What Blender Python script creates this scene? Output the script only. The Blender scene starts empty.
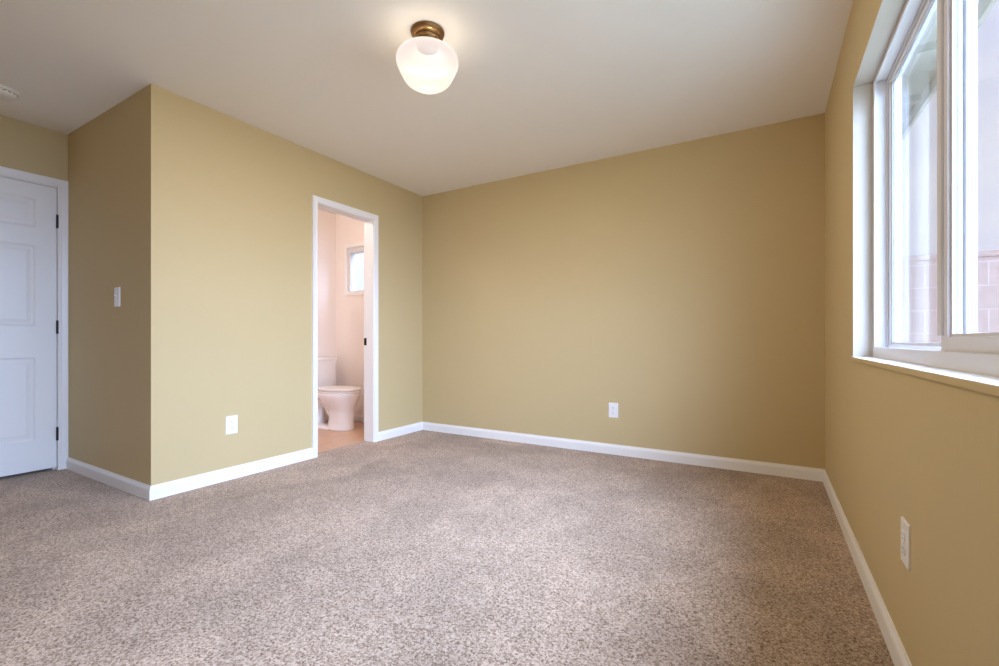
import bpy, bmesh, math, random
from mathutils import Vector, Matrix
random.seed(4)
S = bpy.context.scene
COL = S.collection
PI = math.pi

# ------------------------------------------------------------------ camera
cam_d = bpy.data.cameras.new('camera')
cam_d.sensor_width = 36.0
cam_d.lens = 453.44 / 999 * 36
cam_d.shift_y = 7.0 / 999
cam_d.clip_start = 0.02
cam = bpy.data.objects.new('camera', cam_d)
cam.location = (0, 0, 0.9373)
cam.rotation_euler = (PI / 2, 0, math.radians(30.575))
COL.objects.link(cam)
S.camera = cam

# ------------------------------------------------------------------ view
S.view_settings.view_transform = 'Standard'
S.view_settings.look = 'None'
S.view_settings.gamma = 1.0
S.view_settings.use_curve_mapping = False
S.view_settings.exposure = 0.14
S.cycles.max_bounces = 14
S.cycles.diffuse_bounces = 10
S.cycles.transparent_max_bounces = 16
S.cycles.sample_clamp_indirect = 6.0
S.cycles.use_denoising = True

# ------------------------------------------------------------------ world: hazy bright sky, glow of the veiled sun to the east
W = bpy.data.worlds.new('hazy_sky')
S.world = W
W.use_nodes = True
wn, wl = W.node_tree.nodes, W.node_tree.links
wn.clear()
SKY_BASE = 1.32
SKY_GLOW = 42.0
GLOW_DIR = Vector((0.78, -0.28, 0.56)).normalized()
tc = wn.new('ShaderNodeTexCoord')
nz = wn.new('ShaderNodeTexNoise'); nz.inputs['Scale'].default_value = 2.2; nz.inputs['Detail'].default_value = 4
mp = wn.new('ShaderNodeMapping'); mp.inputs['Scale'].default_value = (1, 1, 3.2)
wl.new(tc.outputs['Generated'], mp.inputs['Vector']); wl.new(mp.outputs[0], nz.inputs['Vector'])
cr = wn.new('ShaderNodeValToRGB')
cr.color_ramp.elements[0].position = 0.38; cr.color_ramp.elements[0].color = (0.68, 0.72, 0.98, 1)
cr.color_ramp.elements[1].position = 0.68; cr.color_ramp.elements[1].color = (0.84, 0.86, 1.0, 1)
wl.new(nz.outputs['Fac'], cr.inputs['Fac'])
dt = wn.new('ShaderNodeVectorMath'); dt.operation = 'DOT_PRODUCT'; dt.inputs[1].default_value = GLOW_DIR
nrm = wn.new('ShaderNodeVectorMath'); nrm.operation = 'NORMALIZE'
wl.new(tc.outputs['Generated'], nrm.inputs[0]); wl.new(nrm.outputs[0], dt.inputs[0])
mx = wn.new('ShaderNodeMath'); mx.operation = 'MAXIMUM'; mx.inputs[1].default_value = 0; wl.new(dt.outputs['Value'], mx.inputs[0])
pw = wn.new('ShaderNodeMath'); pw.operation = 'POWER'; pw.inputs[1].default_value = 4.0; wl.new(mx.outputs[0], pw.inputs[0])
bg1 = wn.new('ShaderNodeBackground'); wl.new(cr.outputs['Color'], bg1.inputs['Color']); bg1.inputs['Strength'].default_value = SKY_BASE
bg2 = wn.new('ShaderNodeBackground'); bg2.inputs['Color'].default_value = (0.47, 0.635, 1.0, 1)
sm = wn.new('ShaderNodeMath'); sm.operation = 'MULTIPLY'; sm.inputs[1].default_value = SKY_GLOW
wl.new(pw.outputs[0], sm.inputs[0]); wl.new(sm.outputs[0], bg2.inputs['Strength'])
ad = wn.new('ShaderNodeAddShader'); wl.new(bg1.outputs[0], ad.inputs[0]); wl.new(bg2.outputs[0], ad.inputs[1])
wo = wn.new('ShaderNodeOutputWorld'); wl.new(ad.outputs[0], wo.inputs['Surface'])

LAMP_W = 95.0
BATH_W = 13.5

# ------------------------------------------------------------------ room measures
XW, XE, YB, YN, XD, H = -3.11, 0.3272, 3.6775, 1.2489, -4.407, 2.44
YR = -1.0
XBW = -4.446            # bathroom west wall
WT = 0.115
WY0, WY1, WZ0, WZ1 = -0.16, 2.531, 0.862, 2.061      # bedroom window opening, lengthened out of view to let in more daylight
DY0, DY1, DH = 2.392, 2.988, 2.035                    # bathroom doorway (finished)
EY0, EY1, EH = 0.432, 1.190, 2.03                              # bedroom door leaf

# daylight portals in the two window openings (they only guide the sampling of the sky)
for nm, loc, sx, sy, rot in (('window_portal', (XE + 0.22, (WY0 + WY1) / 2, (WZ0 + WZ1) / 2), WZ1 - WZ0 + 0.1, WY1 - WY0 + 0.1, (0, PI / 2, 0)),
                             ('bathroom_portal', (-4.01, YB + 0.2, 1.755), 0.6, 0.65, (-PI / 2, 0, 0))):
    pl = bpy.data.lights.new(nm, 'AREA'); pl.shape = 'RECTANGLE'; pl.size = sx; pl.size_y = sy
    pl.cycles.is_portal = True
    po = bpy.data.objects.new(nm, pl); po.location = loc; po.rotation_euler = rot; COL.objects.link(po)

# ------------------------------------------------------------------ materials
def srgb(r, g, b):
    f = lambda c: ((c / 255 + 0.055) / 1.055) ** 2.4 if c > 10 else c / 255 / 12.92
    return (f(r), f(g), f(b), 1)

def mat(name, col, rough=0.5, metal=0.0, spec=0.5, bump=None, var=None, coat=0):
    m = bpy.data.materials.new(name); m.use_nodes = True
    n, l = m.node_tree.nodes, m.node_tree.links
    b = n['Principled BSDF']
    b.inputs['Base Color'].default_value = col
    b.inputs['Roughness'].default_value = rough
    b.inputs['Metallic'].default_value = metal
    b.inputs['Specular IOR Level'].default_value = spec
    b.inputs['Coat Weight'].default_value = coat
    t = n.new('ShaderNodeTexCoord')
    if var:
        z = n.new('ShaderNodeTexNoise'); z.inputs['Scale'].default_value = var[0]; z.inputs['Detail'].default_value = 3
        l.new(t.outputs['Object'], z.inputs['Vector'])
        r = n.new('ShaderNodeMapRange'); r.inputs['To Min'].default_value = 1 - var[1]; r.inputs['To Max'].default_value = 1 + var[1]
        l.new(z.outputs['Fac'], r.inputs['Value'])
        v = n.new('ShaderNodeVectorMath'); v.operation = 'SCALE'; v.inputs[0].default_value = col[:3]
        l.new(r.outputs[0], v.inputs['Scale']); l.new(v.outputs[0], b.inputs['Base Color'])
    if bump:
        z2 = n.new('ShaderNodeTexNoise'); z2.inputs['Scale'].default_value = bump[0]; z2.inputs['Detail'].default_value = 2
        l.new(t.outputs['Object'], z2.inputs['Vector'])
        bp = n.new('ShaderNodeBump'); bp.inputs['Strength'].default_value = bump[1]; bp.inputs['Distance'].default_value = bump[2]
        l.new(z2.outputs['Fac'], bp.inputs['Height']); l.new(bp.outputs[0], b.inputs['Normal'])
    return m

M_WALL = mat('tan_wall_paint', (0.58, 0.462, 0.254, 1), 0.62, spec=0.25, bump=(240, 0.12, 0.002), var=(3, 0.012))
M_CEIL = mat('ceiling_white_paint', (0.90, 0.885, 0.85, 1), 0.8, spec=0.2, bump=(180, 0.1, 0.002))
M_BATHWALL = mat('cream_bathroom_paint', (0.87, 0.805, 0.765, 1), 0.5, spec=0.3, bump=(240, 0.1, 0.002))
M_TRIM = mat('white_semigloss_trim', (0.86, 0.85, 0.84, 1), 0.35, spec=0.4)
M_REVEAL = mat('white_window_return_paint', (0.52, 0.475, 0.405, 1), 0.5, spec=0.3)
M_DOOR = mat('white_door_paint', (0.85, 0.85, 0.84, 1), 0.38, spec=0.4, bump=(90, 0.03, 0.001))
M_VINYL = mat('white_window_vinyl', (0.70, 0.69, 0.70, 1), 0.35, spec=0.45)
M_PLATE = mat('white_plastic_plate', (0.86, 0.86, 0.87, 1), 0.3)
M_BRONZE = mat('dark_bronze_hinge', (0.012, 0.010, 0.012, 1), 0.5, metal=0.2)
M_BRASS = mat('antique_brass', (0.27, 0.15, 0.06, 1), 0.4, metal=0.85, var=(20, 0.08))
M_PORC = mat('white_porcelain', (0.84, 0.80, 0.77, 1), 0.14, spec=0.5, coat=0.4)
M_SEAT = mat('white_seat_plastic', (0.86, 0.82, 0.79, 1), 0.25)
M_CHROME = mat('chrome', (0.8, 0.8, 0.8, 1), 0.1, metal=1)
M_SLOT = mat('dark_slot', (0.03, 0.03, 0.03, 1), 0.6)
M_SOFFIT = mat('painted_soffit_boards', (0.40, 0.39, 0.34, 1), 0.7, var=(6, 0.05))
M_SMOKE = mat('cream_plastic', (0.80, 0.77, 0.70, 1), 0.45)
M_LAWN = mat('grass_paled_for_bounce', (0.42, 0.42, 0.33, 1), 0.9, spec=0.1, var=(5, 0.2), bump=(40, 0.5, 0.02))  # colour lifted so the unseen ground bounces daylight onto ceiling and upper walls
M_STUCCO = mat('exterior_stucco', (0.5, 0.46, 0.4, 1), 0.9, bump=(60, 0.3, 0.01))

def carpet_material():
    m = bpy.data.materials.new('speckled_beige_carpet'); m.use_nodes = True
    n, l = m.node_tree.nodes, m.node_tree.links
    b = n['Principled BSDF']; b.inputs['Roughness'].default_value = 0.95; b.inputs['Specular IOR Level'].default_value = 0.08
    b.inputs['Sheen Weight'].default_value = 0.12; b.inputs['Sheen Roughness'].default_value = 0.5
    t = n.new('ShaderNodeTexCoord')
    def noise(scale, det, rough=0.5):
        z = n.new('ShaderNodeTexNoise'); z.inputs['Scale'].default_value = scale; z.inputs['Detail'].default_value = det
        z.inputs['Roughness'].default_value = rough
        l.new(t.outputs['Object'], z.inputs['Vector']); return z.outputs['Fac']
    vo = n.new('ShaderNodeTexVoronoi'); vo.inputs['Scale'].default_value = 185; vo.inputs['Randomness'].default_value = 1.0
    wp = n.new('ShaderNodeTexNoise'); wp.inputs['Scale'].default_value = 60; wp.inputs['Detail'].default_value = 2
    l.new(t.outputs['Object'], wp.inputs['Vector'])
    wa = n.new('ShaderNodeVectorMath'); wa.operation = 'MULTIPLY_ADD'; wa.inputs[1].default_value = (0.012, 0.012, 0.012)
    l.new(wp.outputs['Color'], wa.inputs[0]); l.new(t.outputs['Object'], wa.inputs[2]); l.new(wa.outputs[0], vo.inputs['Vector'])
    sep = n.new('ShaderNodeSeparateColor'); l.new(vo.outputs['Color'], sep.inputs[0])
    big = noise(100, 3, 0.7)
    mxn = n.new('ShaderNodeMix'); mxn.data_type = 'FLOAT'; mxn.inputs[0].default_value = 0.62
    l.new(sep.outputs[0], mxn.inputs[2]); l.new(big, mxn.inputs[3]); tuft = mxn.outputs[0]
    ramp = n.new('ShaderNodeValToRGB'); e = ramp.color_ramp.elements
    e[0].position = 0.26; e[0].color = (0.145, 0.090, 0.056, 1)
    e[1].position = 0.68; e[1].color = (0.58, 0.445, 0.345, 1)
    k = ramp.color_ramp.elements.new(0.45); k.color = (0.36, 0.258, 0.185, 1)
    l.new(tuft, ramp.inputs['Fac'])
    nap = noise(2.2, 5, 0.6)
    mr = n.new('ShaderNodeMapRange'); mr.inputs['From Min'].default_value = 0.42; mr.inputs['From Max'].default_value = 0.58
    mr.inputs['To Min'].default_value = 0.90; mr.inputs['To Max'].default_value = 1.09
    l.new(nap, mr.inputs['Value'])
    vs = n.new('ShaderNodeTexVoronoi'); vs.inputs['Scale'].default_value = 1.5     # patches of brushed pile with straight edges
    vm = n.new('ShaderNodeMapping'); vm.inputs['Scale'].default_value = (1.0, 0.55, 1.0); vm.inputs['Rotation'].default_value = (0, 0, 0.5)
    l.new(t.outputs['Object'], vm.inputs['Vector']); l.new(vm.outputs[0], vs.inputs['Vector'])
    vc = n.new('ShaderNodeSeparateColor'); l.new(vs.outputs['Color'], vc.inputs[0])
    vr = n.new('ShaderNodeMapRange'); vr.inputs['To Min'].default_value = 0.91; vr.inputs['To Max'].default_value = 1.09
    l.new(vc.outputs[0], vr.inputs['Value'])
    mm = n.new('ShaderNodeMath'); mm.operation = 'MULTIPLY'; l.new(mr.outputs[0], mm.inputs[0]); l.new(vr.outputs[0], mm.inputs[1])
    v = n.new('ShaderNodeVectorMath'); v.operation = 'SCALE'
    l.new(ramp.outputs['Color'], v.inputs[0]); l.new(mm.outputs[0], v.inputs['Scale']); l.new(v.outputs[0], b.inputs['Base Color'])
    bp = n.new('ShaderNodeBump'); bp.inputs['Strength'].default_value = 0.6; bp.inputs['Distance'].default_value = 0.006
    l.new(tuft, bp.inputs['Height']); l.new(bp.outputs[0], b.inputs['Normal'])
    return m
M_CARPET = carpet_material()

def brick_material(name, c1, c2, cm, bw, bh, mortar, rough, use_xz=True, shift=(0, 0, 0)):
    m = bpy.data.materials.new(name); m.use_nodes = True
    n, l = m.node_tree.nodes, m.node_tree.links
    b = n['Principled BSDF']; b.inputs['Roughness'].default_value = rough; b.inputs['Specular IOR Level'].default_value = 0.25
    t = n.new('ShaderNodeTexCoord')
    mpn = n.new('ShaderNodeMapping'); mpn.inputs['Location'].default_value = shift
    if use_xz: mpn.inputs['Rotation'].default_value = (-PI / 2, 0, 0)
    l.new(t.outputs['Object'], mpn.inputs['Vector'])
    k = n.new('ShaderNodeTexBrick')
    k.inputs['Color1'].default_value = c1; k.inputs['Color2'].default_value = c2; k.inputs['Mortar'].default_value = cm
    k.inputs['Scale'].default_value = 1; k.inputs['Mortar Size'].default_value = mortar
    k.inputs['Brick Width'].default_value = bw; k.inputs['Row Height'].default_value = bh
    k.inputs['Mortar Smooth'].default_value = 0.3
    l.new(mpn.outputs[0], k.inputs['Vector'])
    z = n.new('ShaderNodeTexNoise'); z.inputs['Scale'].default_value = 14; z.inputs['Detail'].default_value = 5
    l.new(t.outputs['Object'], z.inputs['Vector'])
    r = n.new('ShaderNodeMapRange'); r.inputs['To Min'].default_value = 0.82; r.inputs['To Max'].default_value = 1.18
    l.new(z.outputs['Fac'], r.inputs['Value'])
    v = n.new('ShaderNodeVectorMath'); v.operation = 'SCALE'
    l.new(k.outputs['Color'], v.inputs[0]); l.new(r.outputs[0], v.inputs['Scale']); l.new(v.outputs[0], b.inputs['Base Color'])
    bp = n.new('ShaderNodeBump'); bp.inputs['Strength'].default_value = 0.6; bp.inputs['Distance'].default_value = 0.006; bp.invert = True
    l.new(k.outputs['Fac'], bp.inputs['Height']); l.new(bp.outputs[0], b.inputs['Normal'])
    return m
M_BLOCK = brick_material('grey_pink_concrete_block', (0.25, 0.17, 0.145, 1), (0.275, 0.19, 0.162, 1), (0.33, 0.25, 0.22, 1), 0.40, 0.20, 0.006, 0.9)
M_TILE = brick_material('pinkish_beige_floor_tile', (0.62, 0.40, 0.265, 1), (0.60, 0.38, 0.25, 1), (0.45, 0.30, 0.21, 1), 0.33, 0.33, 0.004, 0.3, use_xz=False)

def glass_material():
    m = bpy.data.materials.new('clear_window_glass'); m.use_nodes = True
    n, l = m.node_tree.nodes, m.node_tree.links
    n.remove(n['Principled BSDF'])
    tr = n.new('ShaderNodeBsdfTransparent'); tr.inputs['Color'].default_value = (0.97, 0.985, 0.98, 1)
    gl = n.new('ShaderNodeBsdfGlossy'); gl.inputs['Roughness'].default_value = 0.0
    lw = n.new('ShaderNodeLayerWeight'); lw.inputs['Blend'].default_value = 0.5
    p5 = n.new('ShaderNodeMath'); p5.operation = 'POWER'; p5.inputs[1].default_value = 5.0
    ma = n.new('ShaderNodeMath'); ma.operation = 'MULTIPLY_ADD'; ma.inputs[1].default_value = 0.96; ma.inputs[2].default_value = 0.04
    l.new(lw.outputs['Facing'], p5.inputs[0]); l.new(p5.outputs[0], ma.inputs[0])
    ms = n.new('ShaderNodeMixShader')
    l.new(ma.outputs[0], ms.inputs[0]); l.new(tr.outputs[0], ms.inputs[1]); l.new(gl.outputs[0], ms.inputs[2])
    l.new(ms.outputs[0], n['Material Output'].inputs['Surface'])
    return m
M_GLASS = glass_material()

def opal_material():
    m = bpy.data.materials.new('lit_opal_glass'); m.use_nodes = True
    n, l = m.node_tree.nodes, m.node_tree.links
    b = n['Principled BSDF']
    b.inputs['Base Color'].default_value = (0.004, 0.0035, 0.003, 1); b.inputs['Roughness'].default_value = 0.25
    b.inputs['Emission Color'].default_value = (1.0, 0.85, 0.79, 1)
    b.inputs['Emission Strength'].default_value = 0.86
    tr = n.new('ShaderNodeBsdfTransparent'); tr.inputs['Color'].default_value = (1, 0.97, 0.93, 1)
    ms = n.new('ShaderNodeMixShader'); ms.inputs[0].default_value = 0.22
    t = n.new('ShaderNodeTexCoord'); sx = n.new('ShaderNodeSeparateXYZ'); l.new(t.outputs['Object'], sx.inputs[0])
    mr = n.new('ShaderNodeMapRange')       # opal glass made less see-through at the shoulder to keep lamp light off ceiling
    mr.inputs['From Min'].default_value = -0.225; mr.inputs['From Max'].default_value = -0.118
    mr.inputs['To Min'].default_value = 0.46; mr.inputs['To Max'].default_value = 0.012
    mr.interpolation_type = 'SMOOTHSTEP'
    l.new(sx.outputs['Z'], mr.inputs['Value']); l.new(mr.outputs[0], ms.inputs[0])
    l.new(b.outputs[0], ms.inputs[1]); l.new(tr.outputs[0], ms.inputs[2])
    l.new(ms.outputs[0], n['Material Output'].inputs['Surface'])
    return m
M_OPAL = opal_material()

# ------------------------------------------------------------------ mesh helpers
def obj(name, bm, mats, parent=None, smooth=False, bevel=0, seg=2, kind=None, auto=None):
    bmesh.ops.recalc_face_normals(bm, faces=bm.faces[:])
    me = bpy.data.meshes.new(name); bm.to_mesh(me); bm.free()
    for m in (mats if isinstance(mats, (list, tuple)) else [mats]): me.materials.append(m)
    o = bpy.data.objects.new(name, me); COL.objects.link(o)
    if smooth:
        for p in me.polygons: p.use_smooth = True
    if parent: o.parent = parent
    if bevel:
        md = o.modifiers.new('bevel', 'BEVEL'); md.width = bevel; md.segments = seg; md.limit_method = 'ANGLE'
        md.angle_limit = math.radians(40)
        md.harden_normals = False
    if auto:
        for e in me.edges: pass
        bm2 = bmesh.new(); bm2.from_mesh(me)
        for e in bm2.edges:
            if len(e.link_faces) == 2 and e.calc_face_angle(0) > math.radians(auto): e.smooth = False
        bm2.to_mesh(me); bm2.free()
    if kind: o['kind'] = kind
    return o

def box(bm, x0, x1, y0, y1, z0, z1, mi=0):
    v = [bm.verts.new(c) for c in ((x0, y0, z0), (x1, y0, z0), (x1, y1, z0), (x0, y1, z0), (x0, y0, z1), (x1, y0, z1), (x1, y1, z1), (x0, y1, z1))]
    fs = []
    for q in ((0, 3, 2, 1), (4, 5, 6, 7), (0, 1, 5, 4), (1, 2, 6, 5), (2, 3, 7, 6), (3, 0, 4, 7)):
        f = bm.faces.new([v[i] for i in q]); f.material_index = mi; fs.append(f)
    return fs   # bottom, top, -y, +x, +y, -x

def prism(bm, pts, fn, t0, t1, mi=0):
    """closed 2D outline pts, placed by fn(p, t) at t0 and t1"""
    a = [bm.verts.new(fn(p, t0)) for p in pts]; b = [bm.verts.new(fn(p, t1)) for p in pts]
    n = len(pts)
    for i in range(n):
        bm.faces.new((a[i], a[(i + 1) % n], b[(i + 1) % n], b[i])).material_index = mi
    bm.faces.new(a).material_index = mi; bm.faces.new(b[::-1]).material_index = mi

def lathe(bm, prof, c=(0, 0, 0), n=48, axis='z', caps=True):
    rings = []
    for r, z in prof:
        ring = []
        for i in range(n):
            a = 2 * PI * i / n
            p = (r * math.cos(a), r * math.sin(a), z)
            if axis == 'x': p = (z, p[0], p[1])
            if axis == 'y': p = (p[0], z, p[1])
            ring.append(bm.verts.new((c[0] + p[0], c[1] + p[1], c[2] + p[2])))
        rings.append(ring)
    for a, b in zip(rings, rings[1:]):
        for i in range(n): bm.faces.new((a[i], a[(i + 1) % n], b[(i + 1) % n], b[i]))
    if caps: bm.faces.new(rings[0][::-1]); bm.faces.new(rings[-1])
    return rings

def loft(bm, rings, cap=True):
    R = [[bm.verts.new(p) for p in r] for r in rings]
    n = len(R[0])
    for a, b in zip(R, R[1:]):
        for i in range(n): bm.faces.new((a[i], a[(i + 1) % n], b[(i + 1) % n], b[i]))
    if cap: bm.faces.new(R[0][::-1]); bm.faces.new(R[-1])

def tube(bm, pts, r, n=10):
    pts = [Vector(p) for p in pts]; rings = []
    for i, p in enumerate(pts):
        d = (pts[min(i + 1, len(pts) - 1)] - pts[max(i - 1, 0)]).normalized()
        u = d.cross(Vector((0.31, 0.2, 0.93))).normalized(); w = d.cross(u)
        rings.append([p + (u * math.cos(2 * PI * k / n) + w * math.sin(2 * PI * k / n)) * r for k in range(n)])
    loft(bm, rings)

def empty(name, loc, label=None, cat=None, group=None, rotz=0, kind=None):
    o = bpy.data.objects.new(name, None); COL.objects.link(o); o.location = loc; o.rotation_euler = (0, 0, rotz)
    o.empty_display_size = 0.1
    if label: o['label'] = label; o['category'] = cat
    if group: o['group'] = group
    if kind: o['kind'] = kind
    return o

def struct(name, bm, m, **k): return obj(name, bm, m, kind='structure', **k)

# ------------------------------------------------------------------ large structure
bm = bmesh.new()
box(bm, XD - WT, XE, YR, YN, -0.06, 0); box(bm, XW - WT, XE, YN, YB, -0.06, 0)
struct('floor', bm, M_CARPET)
bm = bmesh.new(); box(bm, XBW, XW - WT, YN + WT, YB, -0.06, -0.008)
struct('floor_bathroom', bm, M_TILE)
bm = bmesh.new(); box(bm, -4.6, XE + 0.15, YR - 0.12, YB + 0.15, H, H + 0.12)
struct('ceiling', bm, M_CEIL)

JT = 0.019   # door lining board thickness
bm = bmesh.new()    # wall between bedroom and bathroom
fs = []
fs += box(bm, XW - WT, XW, YN, DY0 - JT, 0, H)
fs += box(bm, XW - WT, XW, DY1 + JT, YB, 0, H)
fs += box(bm, XW - WT, XW, DY0 - JT, DY1 + JT, DH + JT, H)
for i, f in enumerate(fs):
    if i % 6 == 5: f.material_index = 1
struct('wall_west', bm, [M_WALL, M_BATHWALL])
bm = bmesh.new(); fs = box(bm, XD, XW - WT, YN, YN + WT, 0, H); fs[4].material_index = 1
struct('wall_nook', bm, [M_WALL, M_BATHWALL])
bm = bmesh.new()    # wall that holds the bedroom door
box(bm, XD - WT, XD, YR, EY0 - 0.022, 0, H); box(bm, XD - WT, XD, EY1 + 0.022, YN + WT, 0, H)
box(bm, XD - WT, XD, EY0 - 0.022, EY1 + 0.022, EH + 0.022, H)
box(bm, XD - WT - 0.02, XD - WT, YR, YN + WT, -0.06, H)
struct('wall_entry', bm, M_WALL)
bm = bmesh.new(); box(bm, XBW - 0.12, XBW, YN + WT, YB, -0.06, H)
struct('wall_bathroom_west', bm, M_BATHWALL)
bm = bmesh.new(); box(bm, XW - WT / 2, XE, YB, YB + 0.15, -0.06, H)
struct('wall_north', bm, M_WALL)
BX0, BX1, BZ0, BZ1 = -4.27, -3.75, 1.475, 2.035         # bathroom window opening
bm = bmesh.new()
box(bm, XBW - 0.12, BX0, YB, YB + 0.15, -0.06, H); box(bm, BX1, XW - WT / 2, YB, YB + 0.15, -0.06, H)
box(bm, BX0, BX1, YB, YB + 0.15, -0.06, BZ0); box(bm, BX0, BX1, YB, YB + 0.15, BZ1, H)
struct('wall_bathroom_north', bm, M_BATHWALL)
bm = bmesh.new()
fs = []
fs += box(bm, XE, XE + 0.16, YR - 0.12, WY0, -0.06, H); fs += box(bm, XE, XE + 0.16, WY1, YB + 0.15, -0.06, H)
fs += box(bm, XE, XE + 0.16, WY0, WY1, -0.06, WZ0); fs += box(bm, XE, XE + 0.16, WY0, WY1, WZ1, H)
for i, f in enumerate(fs):
    if i % 6 == 3: f.material_index = 1
struct('wall_east', bm, [M_WALL, M_STUCCO])
bm = bmesh.new(); box(bm, XD - WT, XE, YR - 0.12, YR, -0.06, H)
struct('wall_rear', bm, M_WALL)

# outdoors
bm = bmesh.new(); box(bm, -9, 12, -9, 12, -0.35, -0.2)
struct('ground', bm, M_LAWN)
bm = bmesh.new()    # boxed eave over the window
EX = 0.95
box(bm, XE + 0.16, EX - 0.022, -3, 5.05, 2.66, 2.68)
struct('roof_soffit', bm, M_SOFFIT)
bm = bmesh.new(); box(bm, EX - 0.022, EX, -3, 5.07, 2.565, 2.78)
struct('trim_fascia', bm, M_SOFFIT)
bm = bmesh.new()
for y in (4.25, 3.55, 2.85, 2.15, 1.45, 0.75, 0.05): box(bm, XE + 0.16, EX - 0.022, y - 0.02, y + 0.02, 2.615, 2.66)
struct('trim_eave_battens', bm, M_SOFFIT)
bm = bmesh.new(); box(bm, -7, 5.5, 5.36, 5.56, -0.2, 1.64); box(bm, -7, 5.5, 5.352, 5.568, 1.64, 1.685)
o = struct('boundary_wall', bm, M_BLOCK)

# ------------------------------------------------------------------ baseboards
BP = [(0, 0), (0.0125, 0), (0.0125, 0.058), (0.0105, 0.067), (0.006, 0.076), (0.005, 0.083), (0, 0.083)]
def base(name, a, b, nrm, m0=0, m1=0, parent=None):
    """from a to b on the wall line, nrm points into the room; m0/m1: mitre sign at the ends (+1 outside, -1 inside corner)"""
    a, b, nrm = Vector(a), Vector(b), Vector(nrm); d = (b - a).normalized()
    bmx = bmesh.new()
    A = [bmx.verts.new((*(a + nrm * p[0] - d * p[0] * m0), p[1])) for p in BP]
    B = [bmx.verts.new((*(b + nrm * p[0] + d * p[0] * m1), p[1])) for p in BP]
    n = len(BP)
    for i in range(n): bmx.faces.new((A[i], A[(i + 1) % n], B[(i + 1) % n], B[i]))
    bmx.faces.new(A); bmx.faces.new(B[::-1])
    return struct(name, bmx, M_TRIM)
CW = 0.047
base('baseboard_west', (XW, YN), (XW, DY0 - 0.005 - CW), (1, 0), 1, 0)
base('baseboard_nook', (XD, YN), (XW, YN), (0, -1), -1, 1)
base('baseboard_corner', (XW, DY1 + 0.005 + CW), (XW, YB), (1, 0), 0, -1)
base('baseboard_north', (XW, YB), (XE, YB), (0, -1), -1, -1)
base('baseboard_east', (XE, YB), (XE, YR), (-1, 0), -1, -1)
base('baseboard_rear', (XE, YR), (XD, YR), (0, 1), -1, -1)
base('baseboard_entry', (XD, YR), (XD, EY0 - 0.065), (1, 0), -1, 0)
base('baseboard_bathroom_north', (XBW, YB), (XW - WT, YB), (0, -1), -1, 0)
base('baseboard_bathroom_west', (XBW, YN + WT), (XBW, YB), (1, 0), 0, -1)

# ------------------------------------------------------------------ casing helper: U-shaped mitred moulding on a wall x = const facing +x
CP = [(0, 0), (0, 0.009), (0.006, 0.012), (0.014, 0.0125), (0.020, 0.0105), (0.026, 0.0125), (0.048, 0.016), (0.055, 0.016), (0.057, 0.013), (0.057, 0)]
def casing_x(bmx, x, s, y0, y1, zt, zb=0.0, cw=CW):
    """profile point (w, t): w outwards from the opening, t out from the wall"""
    st = []
    for w, t in CP:
        w *= cw / 0.057
        st.append([(x + s * t, y0 - w, zb), (x + s * t, y0 - w, zt + w), (x + s * t, y1 + w, zt + w), (x + s * t, y1 + w, zb)])
    V = [[bmx.verts.new(p) for p in row] for row in st]
    n = len(V)
    for i in range(n):
        j = (i + 1) % n
        for k in range(3): bmx.faces.new((V[i][k], V[j][k], V[j][k + 1], V[i][k + 1]))
    bmx.faces.new([V[i][0] for i in range(n)]); bmx.faces.new([V[i][3] for i in range(n)][::-1])

# ------------------------------------------------------------------ bathroom doorway (opening for a sliding pocket door)
d2 = empty('door_2', (0, 0, 0), kind='structure')
bm = bmesh.new(); casing_x(bm, XW, 1, DY0 - 0.005, DY1 + 0.005, DH + 0.005); obj('casing', bm, M_TRIM, d2)
bm = bmesh.new(); casing_x(bm, XW - WT, -1, DY0 - 0.005, DY1 + 0.005, DH + 0.005); obj('casing', bm, M_TRIM, d2)
bm = bmesh.new()
xa, xb = XW - WT - 0.002, XW + 0.002
xm0, xm1 = XW - WT / 2 - 0.022, XW - WT / 2 + 0.022
box(bm, xa, xb, DY1, DY1 + JT, 0, DH + JT)
box(bm, xa, xm0, DY0 - JT, DY0, 0, DH + JT); box(bm, xm1, xb, DY0 - JT, DY0, 0, DH + JT)
box(bm, xm0, xm1, DY0 - JT, DY0 - 0.012, 0, DH + JT)
box(bm, xa, xm0, DY0, DY1, DH, DH + JT); box(bm, xm1, xb, DY0, DY1, DH, DH + JT)
box(bm, xm0, xm1, DY0, DY1, DH + 0.012, DH + JT)
obj('jamb', bm, M_TRIM, d2, bevel=0.0012)
bm = bmesh.new(); box(bm, XW - WT / 2 - 0.010, XW - WT / 2 + 0.010, DY0, DY1, DH + 0.002, DH + 0.012)
obj('track', bm, M_TRIM, d2)
bm = bmesh.new()
box(bm, XW - 0.1155, XW - 0.084, DY1 - 0.002, DY1 + 0.001, 0.888, 0.955)
o = obj('strike_plate', bm, M_BRONZE, d2, bevel=0.0008); o['label'] = 'dark bronze strike plate'

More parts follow.
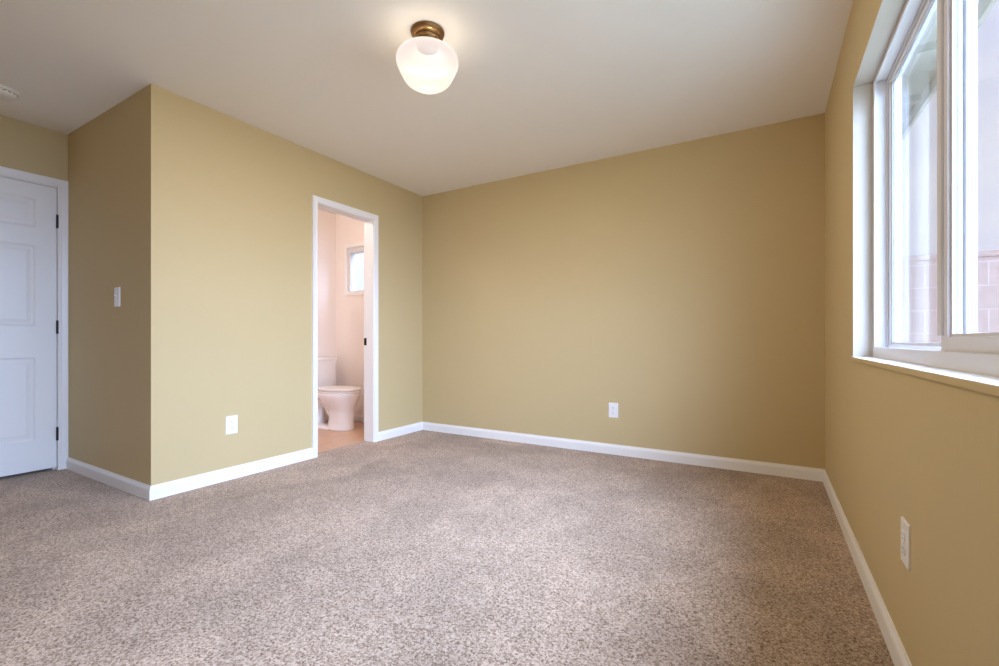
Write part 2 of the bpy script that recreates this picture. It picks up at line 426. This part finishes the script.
# ------------------------------------------------------------------ bedroom door
d1 = empty('door_1', (0, 0, 0), kind='structure')
bm = bmesh.new(); casing_x(bm, XD, 1, EY0 - 0.007, EY1 + 0.003, EH + 0.008, cw=0.057); obj('casing', bm, M_TRIM, d1)
bm = bmesh.new()
box(bm, XD - WT, XD + 0.001, EY0 - 0.022, EY0 - 0.003, 0, EH + 0.022)
box(bm, XD - WT, XD + 0.001, EY1 + 0.003, EY1 + 0.022, 0, EH + 0.022)
box(bm, XD - WT, XD + 0.001, EY0 - 0.003, EY1 + 0.003, EH + 0.003, EH + 0.022)
box(bm, XD - WT, XD - 0.044, EY0 - 0.003, EY0 + 0.012, 0, EH + 0.003)
box(bm, XD - WT, XD - 0.044, EY1 - 0.012, EY1 + 0.003, 0, EH + 0.003)
box(bm, XD - WT, XD - 0.044, EY0 + 0.012, EY1 - 0.012, EH - 0.012, EH + 0.003)
obj('jamb', bm, M_TRIM, d1)
def panel_door(y0, y1, z0, z1, xf, th):
    bmx = bmesh.new()
    w = y1 - y0; st = 0.11; mid = 0.10
    pw_ = (w - 2 * st - mid) / 2
    ys = [y0, y0 + st, y0 + st + pw_, y0 + st + pw_ + mid, y1 - st, y1]
    zs = [z0, 0.235, 0.815, 1.035, 1.60, 1.725, 1.925, z1]
    for side in (0, 1):
        x = xf if side == 0 else xf - th
        s = -1 if side == 0 else 1
        for i in range(5):
            for j in range(7):
                a, b, c, d = ys[i], ys[i + 1], zs[j], zs[j + 1]
                if i in (1, 3) and j in (1, 3, 5):
                    loops = []
                    for ins, dep in ((0, 0), (0.006, 0.005), (0.012, 0.0085), (0.022, 0.0085), (0.030, 0.007), (0.046, 0.002)):
                        loops.append([bmx.verts.new((x + s * dep, yy, zz)) for yy, zz in ((a + ins, c + ins), (b - ins, c + ins), (b - ins, d - ins), (a + ins, d - ins))])
                    for A, B in zip(loops, loops[1:]):
                        for q in range(4): bmx.faces.new((A[q], A[(q + 1) % 4], B[(q + 1) % 4], B[q]))
                    bmx.faces.new(loops[-1])
                else:
                    bmx.faces.new([bmx.verts.new((x, yy, zz)) for yy, zz in ((a, c), (b, c), (b, d), (a, d))])
    for q in (((y0, z0), (y1, z0)), ((y1, z0), (y1, z1)), ((y1, z1), (y0, z1)), ((y0, z1), (y0, z0))):
        bmx.faces.new([bmx.verts.new(p) for p in ((xf, *q[0]), (xf, *q[1]), (xf - th, *q[1]), (xf - th, *q[0]))])
    bmesh.ops.remove_doubles(bmx, verts=bmx.verts[:], dist=0.0001)
    return bmx
leaf = obj('door_leaf', panel_door(EY0, EY1, 0.022, EH, XD - 0.004, 0.035), M_DOOR, d1)
for z in (0.262, 1.03, 1.79):
    bm = bmesh.new()
    lathe(bm, [(0.008, z - 0.046), (0.008, z + 0.046)], (XD + 0.004, EY1 + 0.0035, 0), 12)
    lathe(bm, [(0.0045, z + 0.046), (0.0055, z + 0.050), (0.002, z + 0.053)], (XD + 0.004, EY1 + 0.0035, 0), 12)
    lathe(bm, [(0.0045, z - 0.050), (0.0045, z - 0.046)], (XD + 0.004, EY1 + 0.0035, 0), 12)
    box(bm, XD - 0.035, XD + 0.002, EY1 + 0.0008, EY1 + 0.0022, z - 0.045, z + 0.045)
    o = obj('hinge', bm, M_BRONZE, d1); o['label'] = 'dark bronze butt hinge'
bm = bmesh.new()
lathe(bm, [(0.032, 0), (0.032, 0.006), (0.013, 0.012), (0.012, 0.03), (0.022, 0.036), (0.028, 0.048), (0.024, 0.060), (0.008, 0.065)], (XD - 0.004, EY0 + 0.07, 0.92), 24, axis='x')
obj('door_knob', bm, M_BRONZE, leaf, smooth=True)

# ------------------------------------------------------------------ bedroom window
w1 = empty('window_1', (0, 0, 0), kind='structure')
FX0, FX1 = XE + 0.068, XE + 0.16        # vinyl frame depth
bm = bmesh.new()                          # painted plaster returns
L = 0.003
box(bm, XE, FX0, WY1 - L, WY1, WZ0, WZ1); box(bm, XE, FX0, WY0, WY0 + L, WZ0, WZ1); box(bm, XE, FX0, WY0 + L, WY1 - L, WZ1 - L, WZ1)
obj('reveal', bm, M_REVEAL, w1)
bm = bmesh.new()
box(bm, XE - 0.009, FX0, WY0 - 0.0, WY1, WZ0 - 0.016, WZ0 + 0.002)
for f in bm.faces:
    f.material_index = 0 if f.calc_center_median().z > WZ0 else 1
obj('sill', bm, [M_TRIM, M_WALL], w1, bevel=0.002)
bm = bmesh.new()                          # outer frame with tracks
SF, BF, TF = 0.026, 0.046, 0.022
box(bm, FX0, FX1, WY1 - SF, WY1, WZ0, WZ1); box(bm, FX0, FX1, WY0, WY0 + SF, WZ0, WZ1)
box(bm, FX0 + 0.010, FX1, WY0 + SF, WY1 - SF, WZ0, WZ0 + 0.030); box(bm, FX0, FX0 + 0.010, WY0 + SF, WY1 - SF, WZ0, WZ0 + BF)
box(bm, FX0 + 0.010, FX1, WY0 + SF, WY1 - SF, WZ1 - 0.014, WZ1); box(bm, FX0, FX0 + 0.010, WY0 + SF, WY1 - SF, WZ1 - TF, WZ1)
for (z0, z1) in ((WZ0 + 0.030, WZ0 + 0.043), (WZ1 - 0.026, WZ1 - 0.014)):
    box(bm, FX0 + 0.042, FX0 + 0.047, WY0 + SF, WY1 - SF, z0, z1)
box(bm, FX0 + 0.042, FX0 + 0.047, WY1 - SF - 0.010, WY1 - SF, WZ0 + 0.03, WZ1 - 0.014)
box(bm, FX0, FX0 + 0.008, WY1 - SF - 0.006, WY1 - SF, WZ0 + BF, WZ1 - TF)
obj('frame', bm, M_VINYL, w1, bevel=0.0015)
def sash(name, x0, x1, y0, y1, z0, z1, sl, sr, rb, rt, gx):
    """stile at y0 side is sl wide, at y1 side sr, rails rb / rt"""
    bmx = bmesh.new()
    for (a, b, c, d) in ((y0, y0 + sl, z0, z1), (y1 - sr, y1, z0, z1), (y0 + sl, y1 - sr, z0, z0 + rb), (y0 + sl, y1 - sr, z1 - rt, z1)):
        box(bmx, x0, x1, a, b, c, d)
    # glazing bead stepping down to the pane, on both faces
    g = 0.009
    for (xa_, xb_) in ((x0 + 0.007, gx - 0.003), (gx + 0.003, x1 - 0.005)):
        for (a, b, c, d) in ((y0 + sl, y0 + sl + g, z0 + rb, z1 - rt), (y1 - sr - g, y1 - sr, z0 + rb, z1 - rt),
                             (y0 + sl + g, y1 - sr - g, z0 + rb, z0 + rb + g), (y0 + sl + g, y1 - sr - g, z1 - rt - g, z1 - rt)):
            box(bmx, xa_, xb_, a, b, c, d)
    s_ = obj(name, bmx, M_VINYL, w1, bevel=0.0015)
    bmx = bmesh.new(); box(bmx, gx - 0.002, gx + 0.002, y0 + sl, y1 - sr, z0 + rb, z1 - rt)
    obj('pane', bmx, M_GLASS, s_)
    return s_
MY, MY2 = 1.622, 0.738
sash('fixed_sash', FX0 + 0.048, FX0 + 0.068, WY0 + SF, MY2, WZ0 + 0.032, WZ1 - 0.014, 0.032, 0.045, 0.026, 0.026, FX0 + 0.059)  # unseen third lite, added to bring more daylight into the room
fx = sash('fixed_sash', FX0 + 0.048, FX0 + 0.068, MY, WY1 - SF, WZ0 + 0.032, WZ1 - 0.014, 0.045, 0.026, 0.026, 0.026, FX0 + 0.059)
sl_ = sash('sliding_sash', FX0 + 0.011, FX0 + 0.040, MY2 - 0.050, MY + 0.050, WZ0 + 0.032, WZ1 - 0.016, 0.045, 0.050, 0.051, 0.042, FX0 + 0.027)
bm = bmesh.new()
box(bm, FX0 + 0.004, FX0 + 0.022, MY + 0.026, MY + 0.056, WZ0 + 0.085, WZ1 - 0.02)
obj('interlock', bm, M_VINYL, sl_, bevel=0.003)

# ------------------------------------------------------------------ bathroom window
w2 = empty('window_2', (0, 0, 0), kind='structure')
bm = bmesh.new()
c = 0.04
for (a, b, z0, z1) in ((BX0 - 0.012, BX0 + 0.022, BZ0 - 0.02, BZ1 + 0.02), (BX1 - 0.022, BX1 + 0.012, BZ0 - 0.02, BZ1 + 0.02)):
    box(bm, a, b, YB - 0.014, YB + 0.012, z0, z1)
box(bm, BX0 + 0.022, BX1 - 0.022, YB - 0.014, YB + 0.012, BZ1 - 0.022, BZ1 + 0.02)
box(bm, BX0 + 0.022, BX1 - 0.022, YB - 0.014, YB + 0.012, BZ0 - 0.02, BZ0 + 0.022)
obj('casing', bm, M_TRIM, w2, bevel=0.002)
bm = bmesh.new()
for (a, b, z0, z1) in ((BX0, BX0 + 0.055, BZ0, BZ1), (BX1 - 0.055, BX1, BZ0, BZ1), (BX0 + 0.055, BX1 - 0.055, BZ0, BZ0 + 0.035), (BX0 + 0.055, BX1 - 0.055, BZ1 - 0.075, BZ1)):
    box(bm, a, b, YB + 0.010, YB + 0.10, z0, z1)
fr2 = obj('frame', bm, M_VINYL, w2, bevel=0.002)
bm = bmesh.new(); box(bm, BX0 + 0.055, BX1 - 0.055, YB + 0.040, YB + 0.044, BZ0 + 0.035, BZ1 - 0.075)
obj('pane', bm, M_GLASS, fr2)

# ------------------------------------------------------------------ ceiling lamp
LX, LY = -1.428, 1.727
lamp = empty('ceiling_light', (LX, LY, H), 'lit ceiling light with rounded white opal glass shade on an antique brass fitter', 'ceiling light')
bm = bmesh.new()
lathe(bm, [(0.080, 0.0), (0.082, -0.004), (0.080, -0.012), (0.072, -0.020), (0.060, -0.024), (0.057, -0.030), (0.060, -0.036), (0.058, -0.042), (0.052, -0.050), (0.052, -0.080), (0.040, -0.080), (0.040, -0.078), (0.0, -0.078)][::-1], n=64, caps=False)
bmesh.ops.remove_doubles(bm, verts=bm.verts[:], dist=1e-5)
o = obj('canopy', bm, M_BRASS, lamp, smooth=True, auto=40); o['label'] = 'antique brass canopy and fitter'
bm = bmesh.new(); lathe(bm, [(0.051, -0.0815), (0.051, -0.0805)], n=32); obj('glare_disc', bm, mat('glare_killing_black', (0.0015, 0.0015, 0.0015, 1), 0.9, spec=0.0), lamp)  # black disc added under the fitter to hide its bright lit spot
bm = bmesh.new()
prof = [(0.054, -0.052), (0.062, -0.055), (0.085, -0.062), (0.112, -0.073), (0.134, -0.088), (0.148, -0.106), (0.152, -0.122), (0.149, -0.137),
        (0.142, -0.154), (0.133, -0.174), (0.124, -0.193), (0.114, -0.211), (0.101, -0.226), (0.086, -0.235), (0.072, -0.239), (0.066, -0.243), (0.060, -0.250), (0.046, -0.257), (0.026, -0.261), (0.008, -0.262)]
lathe(bm, prof, n=64, caps=False)
o = obj('lamp_shade', bm, M_OPAL, lamp, smooth=True); o.location.z = -0.022
sd = o.modifiers.new('s', 'SUBSURF'); sd.levels = 1; sd.render_levels = 1
ld = bpy.data.lights.new('lamp_glow', 'POINT'); ld.energy = LAMP_W; ld.color = (1.0, 0.855, 0.635); ld.shadow_soft_size = 0.05
lo = bpy.data.objects.new('lamp_glow', ld); COL.objects.link(lo); lo.parent = lamp; lo.location = (0, 0, -0.185)

# added warm light for the bathroom, unseen and without a fixture
ld = bpy.data.lights.new('bathroom_fill', 'POINT'); ld.energy = BATH_W; ld.color = (1.0, 0.90, 0.82); ld.shadow_soft_size = 0.08
lo = bpy.data.objects.new('bathroom_fill', ld); COL.objects.link(lo); lo.location = (-3.85, 2.2, H - 0.16)

# ------------------------------------------------------------------ smoke detector
sdm = empty('smoke_detector', (-3.968, 0.812, H), 'round cream smoke detector on the ceiling above the panelled door', 'smoke detector')
bm = bmesh.new(); lathe(bm, [(0.088, 0), (0.090, -0.006), (0.088, -0.012), (0.082, -0.014)], n=48); obj('base', bm, M_SMOKE, sdm, smooth=True, auto=35)
bm = bmesh.new(); lathe(bm, [(0.078, -0.013), (0.080, -0.020), (0.076, -0.030), (0.066, -0.038), (0.045, -0.042), (0.010, -0.043)], n=48); sc_ = obj('cover', bm, M_SMOKE, sdm, smooth=True)
bm = bmesh.new()
for k in range(20):
    a = 2 * PI * k / 20; b = a + 2 * PI / 20 * 0.62
    pts = []
    for t in range(4):
        q = a + (b - a) * t / 3; pts.append((math.cos(q), math.sin(q)))
    for p, q in zip(pts, pts[1:]):
        bm.faces.new([bm.verts.new(v) for v in ((p[0] * 0.0805, p[1] * 0.0805, -0.0195), (q[0] * 0.0805, q[1] * 0.0805, -0.0195), (q[0] * 0.0795, q[1] * 0.0795, -0.0235), (p[0] * 0.0795, p[1] * 0.0795, -0.0235))])
obj('vent', bm, M_SLOT, sc_)

# ------------------------------------------------------------------ outlets and switch (local: plate in xz plane, facing -y)
def rr(w, h, r, n=5):
    out = []
    for cx, cy, a0 in ((w / 2 - r, h / 2 - r, 0), (-w / 2 + r, h / 2 - r, PI / 2), (-w / 2 + r, -h / 2 + r, PI), (w / 2 - r, -h / 2 + r, 1.5 * PI)):
        for k in range(n): a = a0 + PI / 2 * k / (n - 1); out.append((cx + r * math.cos(a), cy + r * math.sin(a)))
    return out
def plate_bm(w, h):
    bmx = bmesh.new()
    loft(bmx, [[(x, 0, z) for x, z in rr(w, h, 0.004)], [(x, -0.003, z) for x, z in rr(w, h, 0.004)], [(x, -0.0055, z) for x, z in rr(w - 0.006, h - 0.006, 0.003)]])
    return bmx
outlet = empty('electrical_outlet', (-3.11, 1.711, 0.366), rotz=0)
p = obj('cover_plate', plate_bm(0.078, 0.122), M_PLATE, outlet)
bm = bmesh.new(); lathe(bm, [(0.003, -0.0072), (0.003, -0.005)], n=12, axis='y'); obj('screw', bm, M_PLATE, outlet)
for s in (1, -1):
    bm = bmesh.new()
    loft(bm, [[(x, -0.004, z + s * 0.0195) for x, z in rr(0.033, 0.028, 0.011)], [(x, -0.0085, z + s * 0.0195) for x, z in rr(0.032, 0.027, 0.011)]])
    rc = obj('receptacle', bm, M_PLATE, outlet)
    bm = bmesh.new()
    for dx, hh in ((-0.0065, 0.008), (0.0065, 0.0065)): box(bm, dx - 0.001, dx + 0.001, -0.0088, -0.008, s * 0.0195 + 0.004 - hh / 2, s * 0.0195 + 0.004 + hh / 2)
    lathe(bm, [(0.0024, -0.0088), (0.0024, -0.008)], (0, 0, s * 0.0195 - 0.0075), 10, axis='y')
    obj('slot', bm, M_SLOT, rc)
def copy_tree(o, parent=None):
    c_ = o.copy(); COL.objects.link(c_); c_.parent = parent
    for ch in o.children: copy_tree(ch, c_)
    return c_
places = [((XW, 1.713, 0.366), PI / 2, 'white duplex wall outlet left of the bathroom doorway'),
          ((-1.087, YB, 0.361), 0, 'white duplex wall outlet on the far blank wall'),
          ((XE, 1.631, 0.383), -PI / 2, 'white duplex wall outlet on the wall under the big window')]
for i, (loc, rz, lab) in enumerate(places):
    o = outlet if i == 0 else copy_tree(outlet)
    o.location = loc; o.rotation_euler = (0, 0, rz)
    o['label'] = lab; o['category'] = 'outlet'; o['group'] = 'electrical outlets on the walls'
sw = empty('light_switch', (-3.562, YN, 1.211), 'white toggle light switch on the shaded tan wall beside the panelled door', 'light switch')
obj('cover_plate', plate_bm(0.078, 0.122), M_PLATE, sw)
bm = bmesh.new(); box(bm, -0.0055, 0.0055, -0.0065, -0.004, -0.0125, 0.0125); obj('toggle_surround', bm, M_PLATE, sw)
bm = bmesh.new(); prism(bm, [(-0.005, -0.006), (-0.018, 0.010), (-0.017, 0.015), (-0.005, 0.006)], lambda q, t: (t, q[0], q[1]), -0.0045, 0.0045); obj('toggle', bm, M_PLATE, sw, bevel=0.001)
for s in (1, -1):
    bm = bmesh.new(); lathe(bm, [(0.003, -0.0068), (0.003, -0.005)], (0, 0, s * 0.03), 12, axis='y'); obj('screw', bm, M_PLATE, sw)

# ------------------------------------------------------------------ toilet (local: back to -x wall at x=0, faces +x)
toi = empty('toilet', (XBW + 0.012, 3.295, -0.008), 'white two piece toilet with closed lid seen through the bathroom doorway', 'toilet')
def oval(cx, a_f, a_b, b, z, n=40, p=2.2):
    out = []
    for k in range(n):
        t = 2 * PI * k / n; ct, st_ = math.cos(t), math.sin(t)
        ax = a_f if ct > 0 else a_b
        out.append((cx + ax * math.copysign(abs(ct) ** (2 / p), ct), b * math.copysign(abs(st_) ** (2 / p), st_), z))
    return out
bm = bmesh.new()
loft(bm, [oval(0.525, 0.162, 0.165, 0.112, 0.0), oval(0.525, 0.164, 0.167, 0.114, 0.012), oval(0.528, 0.156, 0.158, 0.106, 0.03), oval(0.53, 0.150, 0.148, 0.099, 0.10),
          oval(0.53, 0.150, 0.148, 0.098, 0.18), oval(0.525, 0.160, 0.16, 0.106, 0.22), oval(0.51, 0.195, 0.19, 0.128, 0.26), oval(0.485, 0.243, 0.22, 0.158, 0.31),
          oval(0.465, 0.284, 0.235, 0.180, 0.355), oval(0.462, 0.294, 0.235, 0.186, 0.385), oval(0.462, 0.290, 0.232, 0.183, 0.392)])
bowl = obj('bowl', bm, M_PORC, toi, smooth=True)
bm = bmesh.new()       # low foot running back under the trapway
loft(bm, [oval(0.36, 0.24, 0.25, 0.108, 0.0, p=3), oval(0.36, 0.24, 0.25, 0.108, 0.018, p=3), oval(0.36, 0.23, 0.24, 0.098, 0.028, p=3), oval(0.36, 0.20, 0.21, 0.07, 0.034, p=3)])
obj('foot', bm, M_PORC, bowl, smooth=True, auto=50)
bm = bmesh.new()       # rear deck that carries the tank, and the curved trapway
loft(bm, [oval(0.17, 0.13, 0.15, 0.11, 0.335, p=4), oval(0.17, 0.14, 0.16, 0.165, 0.355, p=4), oval(0.17, 0.14, 0.16, 0.17, 0.385, p=4), oval(0.17, 0.135, 0.155, 0.165, 0.392, p=4)])
obj('deck', bm, M_PORC, bowl, smooth=True, auto=50)
bm = bmesh.new()
tube(bm, [(0.46, 0, 0.10), (0.40, 0, 0.17), (0.345, 0, 0.245), (0.28, 0, 0.285), (0.22, 0, 0.27), (0.18, 0, 0.20), (0.165, 0, 0.11), (0.165, 0, 0.01)], 0.062, 18)
obj('trapway', bm, M_PORC, bowl, smooth=True)
bm = bmesh.new()
def tank_ring(x0, x1, hw, z, r=0.03):
    return [((x0 + x1) / 2 + px, py, z) for px, py in rr(x1 - x0, 2 * hw, r, 6)]
loft(bm, [tank_ring(0.03, 0.17, 0.185, 0.392), tank_ring(0.02, 0.185, 0.20, 0.42), tank_ring(0.012, 0.20, 0.218, 0.60), tank_ring(0.01, 0.205, 0.225, 0.715)])
tank = obj('tank', bm, M_PORC, toi, smooth=True, auto=50)
bm = bmesh.new()
loft(bm, [tank_ring(0.004, 0.212, 0.232, 0.715), tank_ring(0.0, 0.217, 0.237, 0.722), tank_ring(0.0, 0.217, 0.237, 0.744), tank_ring(0.006, 0.211, 0.231, 0.752)])
obj('tank_lid', bm, M_PORC, toi, smooth=True, auto=50)
bm = bmesh.new(); lathe(bm, [(0.012, 0.20), (0.012, 0.214), (0.006, 0.22)], (0, -0.16, 0.66), 16, axis='x'); tube(bm, [(0.222, -0.165, 0.66), (0.226, -0.12, 0.655), (0.224, -0.085, 0.650)], 0.005)
obj('flush_lever', bm, M_CHROME, tank, smooth=True)
bm = bmesh.new()
loft(bm, [oval(0.463, 0.295, 0.20, 0.182, 0.394), oval(0.463, 0.300, 0.20, 0.186, 0.398), oval(0.463, 0.300, 0.20, 0.186, 0.408), oval(0.463, 0.294, 0.20, 0.181, 0.412)])
obj('seat', bm, M_SEAT, toi, smooth=True, auto=50)
bm = bmesh.new()
loft(bm, [oval(0.463, 0.298, 0.21, 0.185, 0.418), oval(0.463, 0.303, 0.212, 0.189, 0.423), oval(0.463, 0.301, 0.212, 0.187, 0.433), oval(0.463, 0.28, 0.20, 0.17, 0.438), oval(0.455, 0.15, 0.12, 0.10, 0.441)])
obj('seat_lid', bm, M_SEAT, toi, smooth=True, auto=50)
for s in (1, -1):
    bm = bmesh.new(); lathe(bm, [(0.012, 0.012), (0.012, 0.026), (0.008, 0.034), (0.002, 0.037)], (0.27, s * 0.098, 0.006), 14); obj('bolt_cap', bm, M_SEAT, toi, smooth=True)
    bm = bmesh.new(); box(bm, 0.245, 0.275, s * 0.07 - 0.018, s * 0.07 + 0.018, 0.392, 0.425); obj('seat_hinge', bm, M_SEAT, toi, bevel=0.004)
bm = bmesh.new(); tube(bm, [(0.0, -0.20, 0.17), (0.05, -0.20, 0.17), (0.06, -0.195, 0.20), (0.07, -0.17, 0.30), (0.08, -0.15, 0.40)], 0.006); lathe(bm, [(0.014, 0.03), (0.014, 0.06)], (0, -0.20, 0.17), 12, axis='x')
obj('supply_line', bm, M_CHROME, toi, smooth=True)
